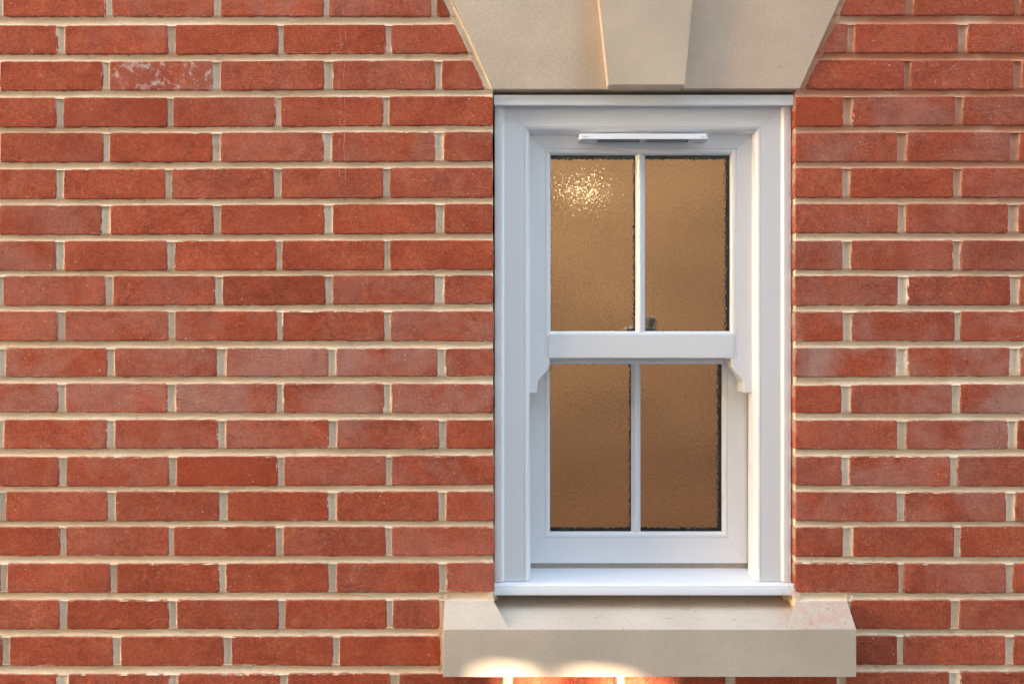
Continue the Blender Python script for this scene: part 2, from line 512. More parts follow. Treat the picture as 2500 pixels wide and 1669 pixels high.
def ldiag(Y): return 1083 + (Y + 0) / 218.0 * 103.0     # brick edge along the left skewback
def rdiag(Y): return 2066 - Y / 217.0 * 101.0           # brick edge along the right skewback
DL, DR = 'DL', 'DR'
LEFT = {
 0: [(6.6,257.3),(272,521.5),(538.8,790.2),(802.7,1053),(1066,DL)],
 1: [(-112,139.7),(157.5,409.7),(427.8,679),(691,942),(953.9,DL)],
 2: [(-2,250.6),(266.9,519.4),(538,791.6),(811.5,1062.4),(1078.4,DL)],
 3: [(-115,135.7),(155,408.4),(422.3,672.4),(684.6,935.8),(949.9,1203.5)],
 4: [(0.5,251.4),(267.4,517.5),(538,790.2),(810.2,1062.4),(1083.5,1201.8)],
 5: [(-115,137),(154.3,403),(417.7,668.6),(686.5,935.8),(951.7,1202.6)],
 6: [(-2,247.4),(269.3,520.7),(538.8,792),(812.3,1063.8),(1084.3,1202.6)],
 7: [(-113,135.7),(156.4,407.6),(425.2,674.5),(688.3,937.9),(951.7,1204)],
 8: [(6.7,256.8),(276.7,525),(542.8,794.2),(811.5,1061.6),(1084.3,1203.5)],
 9: [(-112,140.2),(158.8,410.3),(427,676.4),(688.3,938.4),(952.5,1205.3)],
 10: [(12,260.7),(279.4,529),(552,801.4),(820.3,1068.3),(1086.9,1204.5)],
 11: [(-110,141),(159.6,408.4),(428.9,675.8),(690.5,937.9),(955.2,1204)],
 12: [(9.3,260.7),(279.4,532),(550.8,802.7),(823,1072.3),(1089,1205.3)],
 13: [(-108,143),(161.8,411.9),(431,677.7),(693.7,942.4),(955.2,1206)],
 14: [(13.3,262),(282,534.8),(554.2,801.4),(821.6,1071),(1089,1206)],
 15: [(-106,145.8),(158.8,411),(423.6,673.2),(691,941.4),(956.5,1206.6)],
 16: [(17.8,269.3),(284.7,534.8),(550.8,801.7),(821.6,1072.3),(1089,1207.4)],
 17: [(-107,145),(162.8,412.4),(431,679.8),(695.8,944),(958.7,1073)],
 18: [(22.6,275.4),(294.8,545.4),(564,813.4),(828.3,1075)],
 19: [(-108,141),(166.3,415),(433.7,683.8),(702.4,953.9),(973.8,1222),(1250,1501),(1522,1772),(1796,2045),(2066,2319),(2344.4,2594)],
}
RIGHT = {
 0: [(DR,2212),(2232,2478.6),(2492.6,2744)],
 1: [(DR,2071),(2087.7,2339.8),(2362.3,2613)],
 2: [(DR,2207.8),(2224.4,2474.7),(2496.4,2747)],
 3: [(1940.5,2059.6),(2081.9,2333.5),(2352,2603)],
 4: [(1941,2191.7),(2214.7,2467.6),(2490,2741)],
 5: [(1941,2057.6),(2076.2,2329.6),(2348.3,2599)],
 6: [(1941.5,2194.3),(2212,2463),(2487.5,2738)],
 7: [(1941,2058.4),(2078.8,2329.6),(2347,2598)],
 8: [(1941,2193.7),(2216.7,2467.6),(2490,2741)],
 9: [(1941,2059),(2080.8,2332),(2345.7,2597)],
 10: [(1941.5,2191),(2216.7,2467),(2492,2743)],
 11: [(1941,2055),(2078,2325.3),(2345,2596)],
 12: [(1942,2191),(2214,2463),(2485,2736)],
 13: [(1942,2056.3),(2075,2321.5),(2338,2589)],
 14: [(1942.5,2190),(2209.5,2458.5),(2479,2730)],
 15: [(1942,2059.6),(2083.4,2330.4),(2345.7,2597)],
 16: [(1942,2195),(2205.7,2456.8),(2473.4,2724)],
 17: [(2077,2322.7),(2341.9,2593)],
 18: [(2080,2191),(2205.7,2455.5),(2474.7,2725)],
}
for i in (-1, 21):
    LEFT[i] = [(-108 + 271 * k, 143 + 271 * k) for k in range(11)]
for i in (-2, 20):
    LEFT[i] = [(8 + 271 * k, 260 + 271 * k) for k in range(10)]
for i in LEFT:   # one more brick to the left of the frame
    a = LEFT[i][0][0]
    LEFT[i].insert(0, (a - 270, a - 18))

wall = empty("brick_wall", (0, 0, 0))
tag(wall, "red brick wall with pale buff mortar joints round the white window", "wall")

TINT = {(2,2):dict(stain=1.0,pale=.25), (8,3):dict(tint=-.75,pale=0), (13,3):dict(sat=.9,tint=-.1,pale=.05), (6,3):dict(sat=.5,tint=.15,pale=.1),
        (3,2):dict(sat=.45,tint=-.1), (0,3):dict(pale=.5), (9,3):dict(pale=.45), (4,4):dict(pale=.3), (18,4):dict(sat=.35,tint=.05),
        (3,100):dict(sat=.85,tint=.25,pale=.02), (11,100):dict(sat=.45,tint=.1,pale=.1), (18,100):dict(sat=.3,tint=-.55,pale=.05),
        (11,102):dict(pale=.8), (11,5):dict(pale=.65), (11,4):dict(pale=.65), (11,3):dict(pale=.75), (10,1):dict(pale=.5), (10,2):dict(pale=.6),
        (13,1):dict(sat=.35), (13,2):dict(sat=.4,tint=.05), (3,4):dict(sat=.4,tint=.1), (7,100):dict(tint=-.3), (9,5):dict(tint=.05),
        (19,6):dict(pale=.1), (19,7):dict(pale=.1), (12,5):dict(pale=.15,sat=.2), (12,6):dict(sat=.4,tint=.05)}
ROWPALE = {9:.45, 10:.65, 11:.75, 12:.4, 13:.25, 8:.2, 4:.22, 14:.25}

def frac(n, r):
    """stations along an edge of length n (px), close together near both ends"""
    e = [0.0, 1.2, 3.0, 5.5]
    m = max(2, int((n - 11) / r))
    mids = [5.5 + (n - 11) * k / m for k in range(1, m)]
    return [x / n for x in e + mids + [n - 5.5, n - 3.0, n - 1.2, n]]

def make_brick(i, j, x0, x1):
    sd = i * 31.7 + j * 11.3
    tl = lambda X: rtop(i, X); bl = lambda X: rbot(i, X)
    X0 = (lambda Y: x0 + 0.7 * nz(Y * 0.03, sd)) if not isinstance(x0, str) else (lambda Y: rdiag(Y))
    X1 = (lambda Y: x1 + 0.7 * nz(Y * 0.03, sd + 5)) if not isinstance(x1, str) else (lambda Y: ldiag(Y))
    ym = (tl(CX) + bl(CX)) / 2
    w = X1(ym) - X0(ym); h = bl(CX) - tl(CX)
    ss = frac(w, 11.0); ts = frac(h, 9.0)
    tiltx = random.uniform(-0.0007, 0.0007); tiltz = random.uniform(-0.0007, 0.0007); base = random.uniform(-0.0008, 0.0007)
    r = 2.6   # arris radius, px
    verts = []; edge = []
    for t in ts:
        for s in ss:
            Ya = tl(X0(ym) + s * w) ; Yb = bl(X0(ym) + s * w)
            Y = Ya + (Yb - Ya) * t
            xa, xb = X0(Y), X1(Y)
            X = xa + (xb - xa) * s
            # ragged outline
            if t in (0.0, 1.0): Y += 1.7 * nz(X * 0.05, sd, t) + 1.8 * nz(X * 0.19, sd, t + 2)
            if s in (0.0, 1.0): X += 1.2 * nz(Y * 0.09, sd + 9, s) + 1.0 * nz(Y * 0.25, sd + 9, s)
            ex = min(s, 1 - s) * w; ey = min(t, 1 - t) * h
            # knocked corners
            e = min(ex, ey) if min(ex, ey) > 0 else 0
            cr = 7.0
            if ex < cr and ey < cr:
                q = math.hypot(cr - ex, cr - ey)
                e = min(e, max(0.0, cr - q))
                if q > cr:
                    k = (q - cr) * 0.7
                    X += k * (1 if s < .5 else -1) * 0.6; Y += k * (1 if t < .5 else -1) * 0.6
            dep = 0.0
            if e < r: dep = r * (1 - math.sqrt(max(0.0, 1 - ((r - e) / r) ** 2))) * S
            dep += base + tiltx * (s - .5) * 2 + tiltz * (t - .5) * 2
            dep += 0.0007 * nz(X * 0.018, Y * 0.03, sd) + 0.0005 * nz(X * 0.06, Y * 0.07, sd + 1)
            verts.append(P(X, Y, 0.0) + Vector((0, dep, 0)))
            edge.append(max(0.0, 1.0 - e / 7.0) * (1.0 if t < 0.5 else 0.8))
    ns, nt = len(ss), len(ts)
    faces = [(b*ns + a, b*ns + a + 1, (b+1)*ns + a + 1, (b+1)*ns + a) for b in range(nt-1) for a in range(ns-1)]
    loop = [a for a in range(ns)] + [b*ns + ns-1 for b in range(1, nt)] + [(nt-1)*ns + a for a in range(ns-2, -1, -1)] + [b*ns for b in range(nt-2, 0, -1)]
    n0 = len(verts)
    for a in loop:
        verts.append(Vector((verts[a].x, 0.102, verts[a].z))); edge.append(0.0)
    L = len(loop)
    for a in range(L):
        b = (a + 1) % L
        faces.append((loop[a], n0 + a, n0 + b, loop[b]))
    faces.append(tuple(n0 + a for a in range(L)))
    c = P((X0(ym) + X1(ym)) / 2, ym, 0.05)
    me = bpy.data.meshes.new("brick")
    me.from_pydata([tuple(v - c) for v in verts], [], faces)
    bm = bmesh.new(); bm.from_mesh(me); bmesh.ops.recalc_face_normals(bm, faces=bm.faces); bm.to_mesh(me); bm.free()
    at = me.attributes.new("edge", 'FLOAT', 'POINT')
    for a, e in enumerate(edge): at.data[a].value = e
    for p in me.polygons: p.use_smooth = True
    me.set_sharp_from_angle(angle=math.radians(62))
    me.materials.append(M_BRICK)
    ob = bpy.data.objects.new("brick", me)
    COL.objects.link(ob); ob.parent = wall; ob.location = c
    k = TINT.get((i, j), {})
    right = j >= 100
    ob["tint"] = k.get("tint", random.gauss(0.02, 0.18))
    ob["sat"] = k.get("sat", max(0.0, random.gauss(0.10, 0.14)))
    ob["pale"] = k.get("pale", max(0.02, random.gauss(ROWPALE.get(i, 0.10), 0.13) + (0.10 if right else 0)))
    ob["stain"] = k.get("stain", 0.0)
    return ob

# mortar: one closed bucket-handle strip per joint, joined into the wall's mortar
mort = MB()
def strip(ptsA, ptsB, seed, under=3.2, deep=0.0056, lip=0.0009, sink=0):
    """joint between two edges given as px polylines of equal length"""
    rings = []
    prof = [0.0, .06, .14, .26, .4, .55, .7, .83, .93, 1.0]
    for k, (a, b) in enumerate(zip(ptsA, ptsB)):
        dx, dy = b[0] - a[0], b[1] - a[1]
        L = math.hypot(dx, dy) or 1.0
        ax, ay = a[0] - dx / L * under, a[1] - dy / L * under
        bx, by = b[0] + dx / L * under, b[1] + dy / L * under
        ring = []
        for t in prof:
            X = ax + (bx - ax) * t; Y = ay + (by - ay) * t
            q = 1.0 if 0.1 < t < 0.9 else 2.2
            end = min(k, len(ptsA) - 1 - k)
            d = lip + (0.007 * (1 - end / sink) ** 1.5 if end < sink else 0.0) + deep * max(0.0, math.sin(math.pi * t)) ** 0.8
            d += 0.0007 * q * nz(X * 0.05, Y * 0.05, seed) + 0.0008 * q * nz(X * 0.16, Y * 0.16, seed + 4)
            ring.append(P(X, Y, 0) + Vector((0, d, 0)))
        ring.append(Vector((ring[-1].x, 0.1, ring[-1].z)))
        ring.append(Vector((ring[0].x, 0.1, ring[0].z)))
        rings.append(ring)
    mort.loft(rings, True, True)

def bed(i, xa, xb):
    """bed joint between row i and row i + 1"""
    n = max(2, int((xb - xa) / 6.0))
    xs = [xa + (xb - xa) * k / n for k in range(n + 1)]
    strip([(x, rbot(i, x)) for x in xs], [(x, rtop(i + 1, x)) for x in xs], i * 3.7)

def perp(i, xa, xb):
    ya = min(rtop(i, xa), rtop(i, xb)) - 7; yb = max(rbot(i, xa), rbot(i, xb)) + 7
    n = 24
    ys = [ya + (yb - ya) * k / n for k in range(n + 1)]
    w = random.uniform(-0.8, 0.8)
    fa = xa if not isinstance(xa, str) else None
    strip([(xa + w * nz(y * .02, i), y) for y in ys], [(xb + w * nz(y * .02, i + 9), y) for y in ys], i * 1.9 + xa * 0.01, 3.0, random.uniform(.0038, .0056), random.uniform(0.0006, .0014), 4)

nb = 0
for i in sorted(ROWS):
    for side, tab in ((0, LEFT), (100, RIGHT)):
        row = tab.get(i, [])
        for j, (a, b) in enumerate(row):
            make_brick(i, j + side, a, b); nb += 1
            if j:
                perp(i, row[j - 1][1], a)
ENDS = {i: (LEFT[i][0][0], (RIGHT.get(i) or LEFT[i])[-1][1]) for i in ROWS}
for i, (a, b) in ENDS.items():
    perp(i, a - 18, a); perp(i, b, b + 18)
XL, XR = -380, 2745
for i in range(-2, 21):
    if i in (-2, 19, 20): bed(i, XL, XR)
    elif i == -1: bed(i, XL, XR)
    elif i in (0, 1):
        ym = (rbot(i, 1100) + rtop(i + 1, 1100)) / 2
        bed(i, XL, ldiag(ym) + 4); bed(i, rdiag(ym) - 4, XR)
    elif i == 2: bed(i, XL, 1203); bed(i, 1944, XR)
    elif i < 16: bed(i, XL, 1202.5 + (i / 16.0)); bed(i, 1944.5, XR)
    elif i == 16: bed(i, XL, 1207); bed(i, 1942, XR)
    elif i == 17: bed(i, XL, 1080); bed(i, 2072, XR)
    else: bed(i, XL, 1080); bed(i, 2072, XR); 
# bed under the stone sill, skewback joints, joints at the sill ends
n = 150
xs = [1074 + (2078 - 1074) * k / n for k in range(n + 1)]
strip([(x, 1628) for x in xs], [(x, rtop(19, x)) for x in xs], 77.0, 3.0, 0.004, 0.002)
n = 44
yy = [-40 + (222 + 40) * k / n for k in range(n + 1)]
strip([(ldiag(y), y) for y in yy], [(ldiag(y) + 17 - 0.013 * (y), y) for y in yy], 81.0, 3.0, 0.004, 0.001)
strip([(rdiag(y) - 16, y) for y in yy], [(rdiag(y), y) for y in yy], 83.0, 3.0, 0.004, 0.001)
yy = [1452 + (1640 - 1452) * k / 30 for k in range(31)]
strip([(1073.5, y) for y in yy], [(1086, y) for y in yy], 85.0, 3.0, 0.0035, 0.001)
strip([(2069, y) for y in yy], [(2078.5, y) for y in yy], 87.0, 3.0, 0.0035, 0.001)
# bed over the lintel stones
# bedding behind the ends of the cill
for u0, u1 in ((-60, -46), (691.2, 703)):
    mort.ubox(u0, u1, -648, -602, .0016, .10)
for u0, u1 in ((-45.5, -36), (682, 690.8)):
    mort.ubox(u0, u1, -652, -600.5, .045, .10)
mo = mort.build("mortar", M_MORTAR, wall, 50)

# brick of the wall beyond the picture, joined; plain mortar behind it
far = MB()
pw, ph = 271.0, 88.0
FX0, FX1 = -3900, 6300
for i in range(-18, 30):
    inner = i in ROWS
    Yt = 57.5 + (i - 1) * ph + (3 if i > 19 else 0); Yb = Yt + 73
    if wz(Yb) < 0.0: continue
    def fb(x0, x1):
        t, b = (rtop(i, (x0 + x1) / 2), rbot(i, (x0 + x1) / 2)) if inner else (Yt, Yb)
        far.ubox(ux(x0), ux(x1), vy(b), vy(t), 0.0, 0.06)
    if inner:
        x = ENDS[i][0] - 18
        while x > FX0: fb(x - 253, x); x -= pw
        x = ENDS[i][1] + 18
        while x < FX1: fb(x, x + 253); x += pw
    else:
        x = FX0 + (0 if i % 2 else 136)
        while x < FX1: fb(x, x + 253); x += pw
fo = far.build("brick", M_BRICK, wall); fo["kind"] = "stuff"
for a, b in (("tint", 0.0), ("sat", 0.1), ("pale", 0.15), ("stain", 0.0)): fo[a] = b

core = MB()
WL, WR, WT, WB = -47.0, 691.5, 616.0, -640.0        # opening in the wall, px units
core.box((-4.6, 0.006, 0.0), (wx(XL) + .005, 0.30, 3.0))
core.box((wx(XR) - .005, 0.006, 0.0), (4.6, 0.30, 3.0))
core.box((wx(XL) + .005, 0.006, CZ + vy(-205) * S), (wx(XR) - .005, 0.30, 3.0))
core.box((wx(XL) + .005, 0.006, 0.0), (wx(XR) - .005, 0.30, CZ + vy(1796) * S))
z0, z1 = CZ + vy(1796) * S, CZ + vy(-205) * S
core.box((wx(XL) + .005, 0.1025, z0), (WL * S, 0.30, z1))
core.box((WR * S, 0.1025, z0), (wx(XR) - .005, 0.30, z1))
core.box((WL * S, 0.1225, CZ + WT * S), (WR * S, 0.30, z1))
core.box((WL * S, 0.1225, z0), (WR * S, 0.30, CZ + WB * S))
core.build("inner_leaf", M_MORTAR, wall)

# ------------------------------------------------------------------ flat arch of three stones
arch = empty("flat_arch", P(1578, 217, 0))
tag(arch, "pale cast stone flat arch with proud keystone above the window", "stone arch")
def prism(pts, d0, d1, name, mat, parent, bevel=0.0012):
    """pts: px outline seen at depth d0, extruded straight back to d1"""
    m = MB()
    fr = [P(x, y, d0) for x, y in pts]
    bk = [Vector((p.x, d1, p.z)) for p in fr]
    m.loft([fr, bk])
    o = m.build(name, mat, parent, 30, bevel=bevel)
    return o
def lx(Y): return 1105.0 + Y / 218.0 * 97.5
def rx(Y): return 2050.5 - Y / 217.0 * 98.0
def kl(Y): return 1462.5 + Y / 208.0 * 22.5
def kr(Y): return 1691.5 - Y / 208.0 * 19.0
T = -45.5
prism([(lx(T), T), (kl(T) + 4, T), (kl(218) + 1, 218), (lx(218), 218)], -0.004, 0.122, "voussoir", M_STONE, arch)
prism([(kr(T) - 8, T), (rx(T), T), (rx(217), 217), (kr(217) - 4, 217)], -0.0045, 0.122, "voussoir", M_STONE, arch)
prism([(kl(T), T), (kr(T), T), (kr(208), 208), (kl(208), 208)], -0.029, 0.120, "keystone", M_STONE, arch, 0.0018)

# ------------------------------------------------------------------ stone sill
sill = MB()
uL, uR = -164.0, 818.0
cL0, cR0 = ux(1205.5), ux(1942.5)                 # crease at the wall face
cL1, cR1 = ux(1245, -.045), ux(1918, -.045)       # crease at the front edge
vf, vs0, vm0, vm1, vb = -681.4, -631.5, -664.0, -641.0, -795.2
F = -0.045
pts = [U(uL,vf,F), U(cL1,vf,F), U(cR1,vf,F), U(uR,vf,F),                     # 0-3 front top edge
       U(uL,vs0,0), U(cL0,vs0,0), U(cL0,vm0,0), U(cR0,vm0,0), U(cR0,vs0,0), U(uR,vs0,0),   # 4-9 at the wall face
       U(uL,vs0,.1), U(cL0,vs0,.1), U(cL0,vm1,.062), U(cR0,vm1,.062), U(cR0,vs0,.1), U(uR,vs0,.1),  # 10-15 back
       U(cL0,vm1,.1), U(cR0,vm1,.1),                                               # 16 17
       U(uL,vb,F), U(uR,vb,F), U(uL,vb,.1), U(uR,vb,.1)]                           # 18-21 bottom
fs = [(18,19,3,2,1,0), (0,1,5,4), (1,6,5), (1,2,7,6), (2,8,7), (2,3,9,8),
      (4,5,11,10), (8,9,15,14), (6,7,13,12), (12,13,17,16), (5,6,12,16,11), (7,8,14,17,13),
      (18,20,21,19), (0,4,10,20,18), (3,19,21,15,9), (10,11,16,17,14,15,21,20)]
sill.add(pts, fs)
so = sill.build("stone_sill", M_SILL, None, 20, origin=U((uL+uR)/2, vb, 0), bevel=0.0014)
tag(so, "pale cast stone sill with splayed top projecting below the white window", "window sill")

# ------------------------------------------------------------------ sash window
MID = 323.6                                     # window centre, px units
win = empty("sash_window", U(MID, -622, 0.06))
tag(win, "white two-over-two sliding sash window with obscure brown-lit glass", "window")
FL, FR, FT = -43.0, 2 * MID + 43.0, 607.3

def arc(o0, d0, do, dd, n=9, flip=False):
    out = []
    for k in range(1, n + 1):
        a = math.pi / 2 * k / n
        if not flip: out.append((o0 + do * math.sin(a), d0 + dd * (1 - math.cos(a))))
        else: out.append((o0 + do * (1 - math.cos(a)), d0 + dd * math.sin(a)))
    return out

def member(mb, prof, side, rect, mitre=(True, True), ends=None, gap=0.3, adj=(1.0, 1.0)):
    """one straight length of a frame; prof is (inward offset px, depth m); rect = l, b, r, t"""
    l, b, r, t = rect
    A = []; B = []
    k0, k1 = adj
    for o, d in prof:
        if side == 'L':
            A.append(U(l + o, (b + o * k0 + gap) if mitre[0] else ends[0], d)); B.append(U(l + o, (t - o * k1 - gap) if mitre[1] else ends[1], d))
        elif side == 'R':
            A.append(U(r - o, (b + o * k0 + gap) if mitre[0] else ends[0], d)); B.append(U(r - o, (t - o * k1 - gap) if mitre[1] else ends[1], d))
        elif side == 'T':
            A.append(U((l + o * k0 + gap) if mitre[0] else ends[0], t - o, d)); B.append(U((r - o * k1 - gap) if mitre[1] else ends[1], t - o, d))
        else:
            A.append(U((l + o * k0 + gap) if mitre[0] else ends[0], b + o, d)); B.append(U((r - o * k1 - gap) if mitre[1] else ends[1], b + o, d))
    mb.loft([A, B])

FP = [(0, .10), (0, .0215), (1.0, .0202), (2.2, .020), (16.8, .020), (18.2, .0204), (23.0, .0254), (24.2, .026),
      (73.4, .026), (73.7, .0272), (74.5, .0272), (74.9, .026)] + arc(74.9, .026, 12.8, .019) + [(87.7, .062), (79.0, .0622), (79.0, .10)]
frect = (FL, -700, FR, FT)
for s in 'LR':
    m = MB(); member(m, FP, s, frect, (False, True), (-592.2, 0)); m.build("jamb", M_PVC, win, 25)
m = MB(); member(m, FP, 'T', frect); m.build("head", M_PVC, win, 25)
# proud trim over the head
m = MB(); m.ubox(-44.7, 692.0, 580.3, 605.9, .008, .0198); m.build("head_trim", M_PVC, win, bevel=0.0012)
# stop blocks low in the sash channel
for sgn in (0, 1):
    m = MB(); a, b = (36.2, 47.3)
    if sgn: a, b = 2 * MID - b + 2.6, 2 * MID - a
    m.ubox(a, b, -589.5, vy(1145, .064), .0625, .0745); m.build("stop_block", M_PVC, win, bevel=0.0006)

# pvc cill
cp = [(.135, -586), (.115, -588.9), (.024, -593.9), (.018, -594.6), (.0145, -595.8), (.0122, -598), (.0110, -600.8), (.0108, -603.0),
      (.0118, -603.6), (.0096, -604.4), (.0090, -605.6), (.0090, -619.8), (.0100, -621.4), (.030, -621.4), (.030, -615), (.135, -615)]
m = MB(); m.loft([[U(-40.5, v, d) for d, v in cp], [U(687.8, v, d) for d, v in cp]])
cill = m.build("cill", M_PVC, win, 35)
for u0, u1 in ((-44.5, -40.2), (687.5, 690.5)):
    m = MB()
    r = [U(u0, v, d) for d, v in [(.03, -593), (.012, -594.3), (.0085, -597), (.0080, -604), (.0080, -620), (.0105, -623), (.03, -623)]]
    q = [Vector((u1 * S, p.y, p.z)) for p in r]
    m.loft([r, q]); m.build("end_cap", M_PVC, cill, 40)
m = MB(); m.ubox(34.2, 2 * MID - 34.2, -590, -571, .1125, .118); m.build("brush_seal", M_BRUSH, win)
# lumpy sealant at the cill ends
for X, Y0, Y1, w, sd in ((1937, 1421, 1456, 4.2, 3), (1206.5, 1447, 1462, 2.6, 8)):
    m = MB(); rings = []
    for k in range(15):
        t = k / 14; Y = Y0 + (Y1 - Y0) * t
        c = P(X + 2.2 * nz(k * .45, sd) + (2.5 * t if X > 1900 else 0), Y, .004)
        r = (w * (0.75 + .6 * abs(nz(k * .6, sd + 2)))) * S * max(.25, math.sin(math.pi * (0.08 + .86 * t)))
        rings.append([c + Vector((math.cos(a * .785) * r, math.sin(a * .785) * r * .9, .25 * r * nz(a, k, sd))) for a in range(8)])
    m.loft(rings); m.build("sealant", M_SEAL, win, 60)
# gap filling coloured near-black for the shade between frame and brick
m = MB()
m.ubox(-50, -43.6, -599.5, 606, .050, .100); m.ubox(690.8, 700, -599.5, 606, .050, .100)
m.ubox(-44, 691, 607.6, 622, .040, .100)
m.build("shaded_packing", M_DARK, win)

def bar(mb, u, v0, v1, d0, d1, w=12.3):
    """glazing bar with chamfered sides and a flat ridge"""
    prof = [(-w, d1), (-w, d0 + .0075), (-w + 1.2, d0 + .0055), (-3.4, d0 + .0006), (-2.6, d0), (2.6, d0), (3.4, d0 + .0006), (w - 1.2, d0 + .0055), (w, d0 + .0075), (w, d1)]
    mb.loft([[U(u + o, v0, d) for o, d in prof], [U(u + o, v1, d) for o, d in prof]])

def sash(name, rect, stile_o, bead_o, d, glass_d, parts):
    """rect: outer edges; stile_o: width of the members; bead_o: width to the glass edge"""
    e = empty(name, U(MID, rect[1], d), win)
    for s in parts:
        if s == 'RAIL': continue
        o = stile_o[s]
        prof = [(0, d + .045), (0, d + .0008), (0.8, d), (o - .5, d), (o, d + .0009), (o, d + .045)]
        m = MB()
        mit = (True, True); ends = None
        yield_rect = rect
        if s in 'LR' and 'RAIL' in parts:
            mit = (False, True); ends = (parts['RAIL'], 0)
        # members of unequal width: mitre along the rectangle's own offsets
        q = lambda k: stile_o.get(k, o) / o
        member(m, prof, s, rect, mit, ends, 0.3, (q('B'), q('T')) if s in 'LR' else (q('L'), q('R')))
        m.build("stile" if s in 'LR' else "rail", M_PVC, e, 30)
    return e

def bead_ring(parent, rect, d, w, glass_d, sides='LTRB'):
    prof = [(0, d + .012), (0, d + .0012)] + arc(0.0, d + .0012, w, glass_d - d - .003) + [(w, glass_d + .004), (0, glass_d + .004)]
    prof = [(0, glass_d + .004), (0, d + .0016), (0.5, d + .0006), (2.4, d + .0006)] + arc(2.4, d + .0006, w - 2.4, glass_d - d - .0036) + [(w, glass_d)]
    for s in sides:
        m = MB(); member(m, prof, s, rect, gap=0.12); m.build("glazing_bead", M_PVC, parent, 40)

def panes(parent, gl, gr, gb, gt, d, ubar):
    for a, b in ((gl - 3, ubar - .4), (ubar + .4, gr + 3)):
        m = MB(); m.ubox(a, b, gb - 3, gt + 3, d, d + .005)
        m.build("pane", M_GLASS, parent)
    # black spacer bars of the sealed unit, behind the glass
    k = 0.5
    m = MB(); m.ubox(gl - 8, gl + k, gb - 8, gt + 8, d + .0062, d + .036); m.build("spacer_bar", M_BLACK, parent)
    m = MB(); m.ubox(gr - k, gr + 8, gb - 8, gt + 8, d + .0062, d + .036); m.build("spacer_bar", M_BLACK, parent)
    m = MB(); m.ubox(gl + k + .1, gr - k - .1, gt - k, gt + 8, d + .0062, d + .036); m.build("spacer_bar", M_BLACK, parent)
    m = MB(); m.ubox(gl + k + .1, gr - k - .1, gb - 8, gb + k, d + .0062, d + .036); m.build("spacer_bar", M_BLACK, parent)
    m = MB(); m.ubox(ubar - 11.5, ubar + 11.5, gb + k + .1, gt - k - .1, d + .0065, d + .030); m.build("spacer_bar", M_BLACK, parent)

# upper sash (in front)
ud, ug = .047, .0585
us = (36.0, -41.0, 2 * MID - 36.0, 530.6)      # outer rectangle, partly behind the frame
o_st = 83.7 - 36.0                              # stile width
up = sash("upper_sash", us, {'L': o_st, 'R': o_st, 'T': 530.6 - 483.9}, None, ud, ug, {'L': 1, 'T': 1, 'R': 1, 'RAIL': 1.0} | {'RAIL': -41.5})
inner = (83.9, 13.9, 2 * MID - 83.9, 483.7)
bead_ring(up, inner, ud, 13.4, ug)
# meeting rail, butted between the stiles
rp = [(13.7, ud + .03), (13.7, ud + .0002), (12.9, ud - .0008), (-38.6, ud - .0008), (-39.4, ud), (-40.2, ud + .0012), (-41.7, ud + .0016), (-42.0, ud + .05)]
m = MB(); m.loft([[U(91.2, v, d) for v, d in rp], [U(2 * MID - 91.2, v, d) for v, d in rp]])
m.build("meeting_rail", M_PVC, up, 25)
for sg in (0, 1):
    m = MB()
    f = lambda u: 2 * MID - u if sg else u
    m.ubox(min(f(83.9), f(90.7)), max(f(83.9), f(90.7)), -41.5, 13.7, ud + .0003, ud + .045); m.build("rail_end", M_PVC, up, bevel=0.0004)
gl, gr, gb, gt = inner[0] + 13.4, inner[2] - 13.4, inner[1] + 13.4, inner[3] - 13.4
panes(up, gl, gr, gb, gt, ug, MID)
m = MB(); bar(m, MID, gb - 6.0, gt + 6.5, .0495, ug - .0003); m.build("glazing_bar", M_PVC, up, 30)
# horns under the stiles
hp = [(1290, 874.5), (1342.4, 874.5), (1342.2, 882), (1341.2, 889.4), (1339.2, 897.5), (1335, 904.7), (1330.3, 910.6), (1324.7, 915.8), (1319.8, 920.3), (1316.2, 925.2), (1313.6, 930.8), (1312.2, 937), (1312, 957.4), (1311, 958.4), (1290, 958.4)]
for sg in (0, 1):
    m = MB()
    pts = [(ux(x, ud), vy(y, ud)) for x, y in hp]
    if sg: pts = [(2 * MID - u, v) for u, v in pts]
    m.loft([[U(u, v, ud - .0001) for u, v in pts], [U(u, v, ud + .057) for u, v in pts]])
    m.build("horn", M_PVC, up, 35, bevel=0.001)

# lower sash (behind)
ld, lg = .107, .1175
ls = (34.0, -574.5, 2 * MID - 34.0, -4.0)
o_st = 86.3 - 34.0
lo = sash("lower_sash", ls, {'L': o_st, 'R': o_st, 'T': 41.0, 'B': 67.1}, None, ld, lg, {'L': 1, 'T': 1, 'R': 1, 'B': 1})
inner = (86.5, -507.2, 2 * MID - 86.5, -45.2)
bead_ring(lo, inner, ld, 12.8, lg)
gl, gr, gb, gt = inner[0] + 12.8, inner[2] - 12.8, inner[1] + 12.8, inner[3] - 12.8
panes(lo, gl, gr, gb, gt, lg, MID)
m = MB(); bar(m, MID, gb - 6.0, gt + 5.5, .1105, lg - .0003); m.build("glazing_bar", M_PVC, lo, 30)

